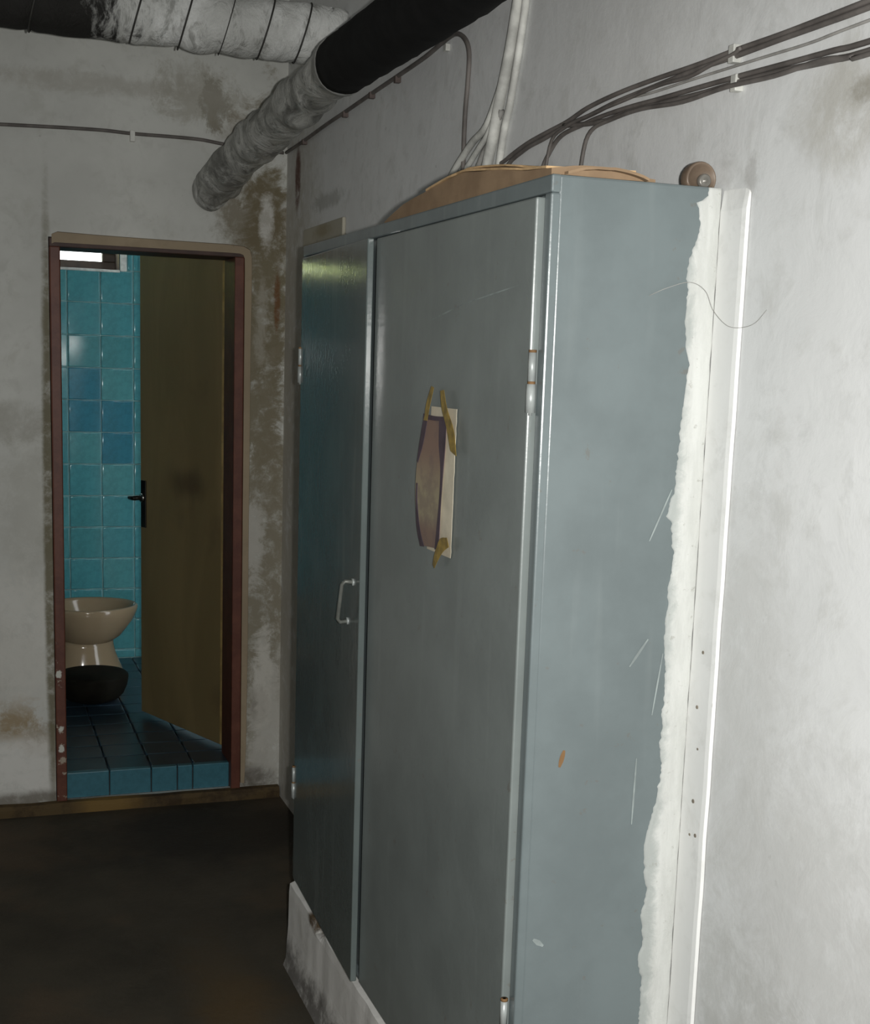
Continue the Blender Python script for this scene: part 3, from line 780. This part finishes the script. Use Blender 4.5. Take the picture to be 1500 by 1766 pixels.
cable('conduit', [(XW-.009, y, z) for y, z in ((-2.24, 2.93), (-2.14, 2.6), (-2.094, 2.357), (-2.085, 2.305), (-2.062, 2.229), (-2.028, 2.136), (-1.995, 2.071), (-1.95, 1.90))], .008, M['cable_white'],
      'thinner white conduit just right of the thick one', GW, cat='conduit')
U = [
 ([(-3.9, 2.075), (-3.252, 2.069), (-3.112, 2.068), (-3.005, 2.068), (-2.893, 2.070), (-2.785, 2.070), (-2.637, 2.073), (-2.512, 2.073), (-2.398, 2.068), (-2.313, 2.057), (-2.221, 2.051), (-2.123, 2.043), (-2.018, 2.026), (-1.956, 2.006), (-1.90, 1.90)], .0, .0042, 'topmost dark cable of the upper pair running to the right edge'),
 ([(-3.9, 2.066), (-3.253, 2.060), (-3.112, 2.060), (-3.006, 2.061), (-2.889, 2.061), (-2.786, 2.063), (-2.638, 2.061), (-2.513, 2.059), (-2.411, 2.053), (-2.313, 2.050), (-2.208, 2.040), (-2.109, 2.031), (-2.014, 2.002), (-1.96, 1.90)], .001, .0042, 'second dark cable, just under the topmost one'),
 ([(-2.915, 2.068), (-2.893, 2.063), (-2.829, 2.059), (-2.769, 2.054), (-2.676, 2.058), (-2.556, 2.055), (-2.423, 2.052), (-2.313, 2.045), (-2.25, 2.02), (-2.22, 1.90)], .006, .0032, 'thin cable sagging under the upper pair from the clip'),
 ([(-3.9, 2.02), (-3.259, 2.018), (-3.13, 2.022), (-3.024, 2.026), (-2.905, 2.031), (-2.79, 2.035), (-2.66, 2.039), (-2.558, 2.043), (-2.448, 2.044), (-2.377, 2.041), (-2.289, 2.035), (-2.239, 2.012), (-2.201, 1.977), (-2.18, 1.90)], .0, .0042, 'lower dark cable bending down behind the cabinet top'),
 ([(-3.9, 2.008), (-3.26, 2.006), (-3.132, 2.010), (-3.025, 2.017), (-2.906, 2.022), (-2.808, 2.024), (-2.7, 2.029), (-2.559, 2.035), (-2.472, 2.034), (-2.377, 2.042), (-2.30, 2.052)], .001, .0046, 'lowest dark cable, crossing up to the upper pair at its left end'),
 ([(-3.9, 2.0), (-3.259, 2.000), (-3.18, 2.004), (-3.118, 2.012), (-3.011, 2.012), (-2.882, 2.019), (-2.755, 2.019), (-2.621, 2.030), (-2.516, 2.030), (-2.43, 2.022), (-2.40, 1.98), (-2.39, 1.90)], .007, .0036, 'loose dark cable twisting over the lower pair'),
 ([(-3.9, 2.05), (-3.211, 2.043), (-3.09, 2.041), (-2.979, 2.044), (-2.788, 2.049), (-2.639, 2.052), (-2.56, 2.058)], .003, .0022, 'thin grey wire between the upper and lower dark cables'),
]
first = None
for pts, off, r, lab in U:
    o = cable('cable', on_wall(pts, off), r, M['cable_mid'] if r < .003 else M['cable_dark'], lab, GW)
    first = first or o
bc = cable('cable', [(x, -.008, z) for x, z in ((-1.19, 2.28), (-.4, 2.30), (.091, 2.312), (.161, 2.315), (.268, 2.319), (.377, 2.3225), (.488, 2.3245), (.578, 2.322), (.696, 2.323), (.802, 2.322), (.881, 2.314), (1.0, 2.306), (1.09, 2.302))], .0058, M['cable_dark'],
      'dark cable clipped along the end wall above the doorway', None)
def clip(parent, lo, hi, mat):
    o = boxobj('clip', lo, hi, mat, bevel=.0015); o.parent = parent; return o
clip(bc, (.570, -.018, 2.296), (.586, -.0005, 2.332), M['clip'])
for y, z in ((-1.256, 2.322), (-.763, 2.313), (-.277, 2.303), (-1.03, 2.321)):
    clip(lc, (XW-.016, y-.008, z-.010), (XW-.0005, y+.008, z+.007), M['clip_dark'])
clip(lc, (XW-.012, -1.630, 2.318), (XW-.0005, -1.612, 2.334), M['clip'])
clip(first, (XW-.015, -2.897, 2.052), (XW-.0005, -2.882, 2.078), M['clip'])
clip(first, (XW-.015, -2.908, 2.010), (XW-.0005, -2.893, 2.034), M['clip'])
# fine loose wire sticking out past the cabinet end
o = tubeobj('wire', [(.985, YN-.004, 1.712), (1.010, YN-.012, 1.724), (1.045, YN-.018, 1.734), (1.070, YN-.022, 1.722), (1.085, YN-.022, 1.695), (1.093, YN-.05, 1.672), (1.096, YN-.085, 1.668), (1.097, YN-.12, 1.674), (1.099, YN-.145, 1.692)], .00045, M['cable_mid'], n=6, seg=6)
tag(o, 'hair-thin loose wire arching off the cabinet end onto the white wall', 'wire')
# cream plate on the right wall beyond the cabinet
o = boxobj('cover_plate', (XW-.012, -.770, 1.86), (XW-.0005, -.295, 2.022), M['plate'], bevel=.004)
tag(o, 'cream painted flat board on the right wall behind the cabinet', 'board')

# ------------------------------------------------------------------ toilet and basin
TX, TY = .545, 1.40
toi = tag(empty('toilet', (TX, TY, ZF)), 'cream china toilet bowl on a waisted pedestal by the blue tiles', 'toilet')
bm = bmesh.new()
loft(bm, [(TX-.02, TY, ZF, .195, .150), (TX-.02, TY, ZF+.02, .190, .146), (TX-.02, TY, ZF+.06, .172, .132), (TX-.02, TY, ZF+.10, .155, .122), (TX-.02, TY, ZF+.14, .140, .114), (TX-.02, TY, ZF+.175, .132, .110), (TX-.02, TY, ZF+.205, .130, .110)], 48)
ped = link('pedestal', bm, M['china'], smooth=True)
bm = bmesh.new()
rings = [(TX-.012, TY, ZF+.175, .040, .040), (TX-.012, TY, ZF+.182, .075, .075), (TX-.008, TY, ZF+.195, .118, .112), (TX-.004, TY, ZF+.220, .150, .140), (TX, TY, ZF+.255, .173, .158), (TX+.002, TY, ZF+.29, .197, .174), (TX+.003, TY, ZF+.325, .212, .183), (TX+.003, TY, ZF+.348, .218, .187), (TX+.003, TY, ZF+.356, .216, .185), (TX+.003, TY, ZF+.360, .209, .178), (TX+.003, TY, ZF+.358, .201, .170), (TX+.002, TY, ZF+.345, .194, .164), (TX, TY, ZF+.30, .170, .142), (TX-.005, TY, ZF+.25, .12, .10), (TX-.01, TY, ZF+.215, .06, .05)]
loft(bm, rings, 48); bowl = link('bowl', bm, M['china'], smooth=True)
adopt(toi, ped, bowl)
bm = bmesh.new(); BX, BY = .533, 1.075
loft(bm, [(BX, BY, ZF+.001, .092, .092), (BX, BY, ZF+.008, .108, .108), (BX, BY, ZF+.03, .130, .130), (BX, BY, ZF+.065, .145, .145), (BX, BY, ZF+.100, .151, .151), (BX, BY, ZF+.110, .150, .150), (BX, BY, ZF+.119, .140, .140), (BX, BY, ZF+.128, .10, .10), (BX, BY, ZF+.132, .05, .05), (BX, BY, ZF+.133, .008, .008)], 44)
o = link('tub', bm, M['basin'], smooth=True)
tag(o, 'dark low rounded tub on the bathroom floor in front of the toilet foot', 'tub')

# ------------------------------------------------------------------ shrub outside the bathroom window
sh = tag(empty('shrub', (-1.1, 5.0, 0)), 'leafy green shrub outside the bathroom window', 'shrub')
tk = tubeobj('stem', [(-1.1, 5.0, 0), (-1.05, 5.0, 1.0), (-1.1, 5.05, 2.2)], .06, M['bark'], seg=8, n=3)
bm = bmesh.new()
for i in range(2600):
    u_ = Vector((random.gauss(0, 1), random.gauss(0, 1), random.gauss(0, 1))).normalized()*(random.random()**.4)
    c = Vector((-1.1, 5.0, 2.5)) + Vector((u_.x*1.25, u_.y*.8, u_.z*1.1))
    a = Vector((random.gauss(0, 1), random.gauss(0, 1), random.gauss(0, 1))).normalized(); b = a.orthogonal().normalized()
    s = random.uniform(.05, .10)
    v = [bm.verts.new(p) for p in (c-a*s, c+b*s*.4, c+a*s, c-b*s*.4)]
    bm.faces.new((v[0], v[1], v[2])); bm.faces.new((v[0], v[2], v[3]))
fo = link('foliage', bm, M['leaf_green']); fo['kind'] = 'stuff'
adopt(sh, tk, fo)
struct(boxobj('ground', (-8, YB+.3, -.3), (8, 14, -.0), simple('yard soil', (.15, .14, .10), .9)))
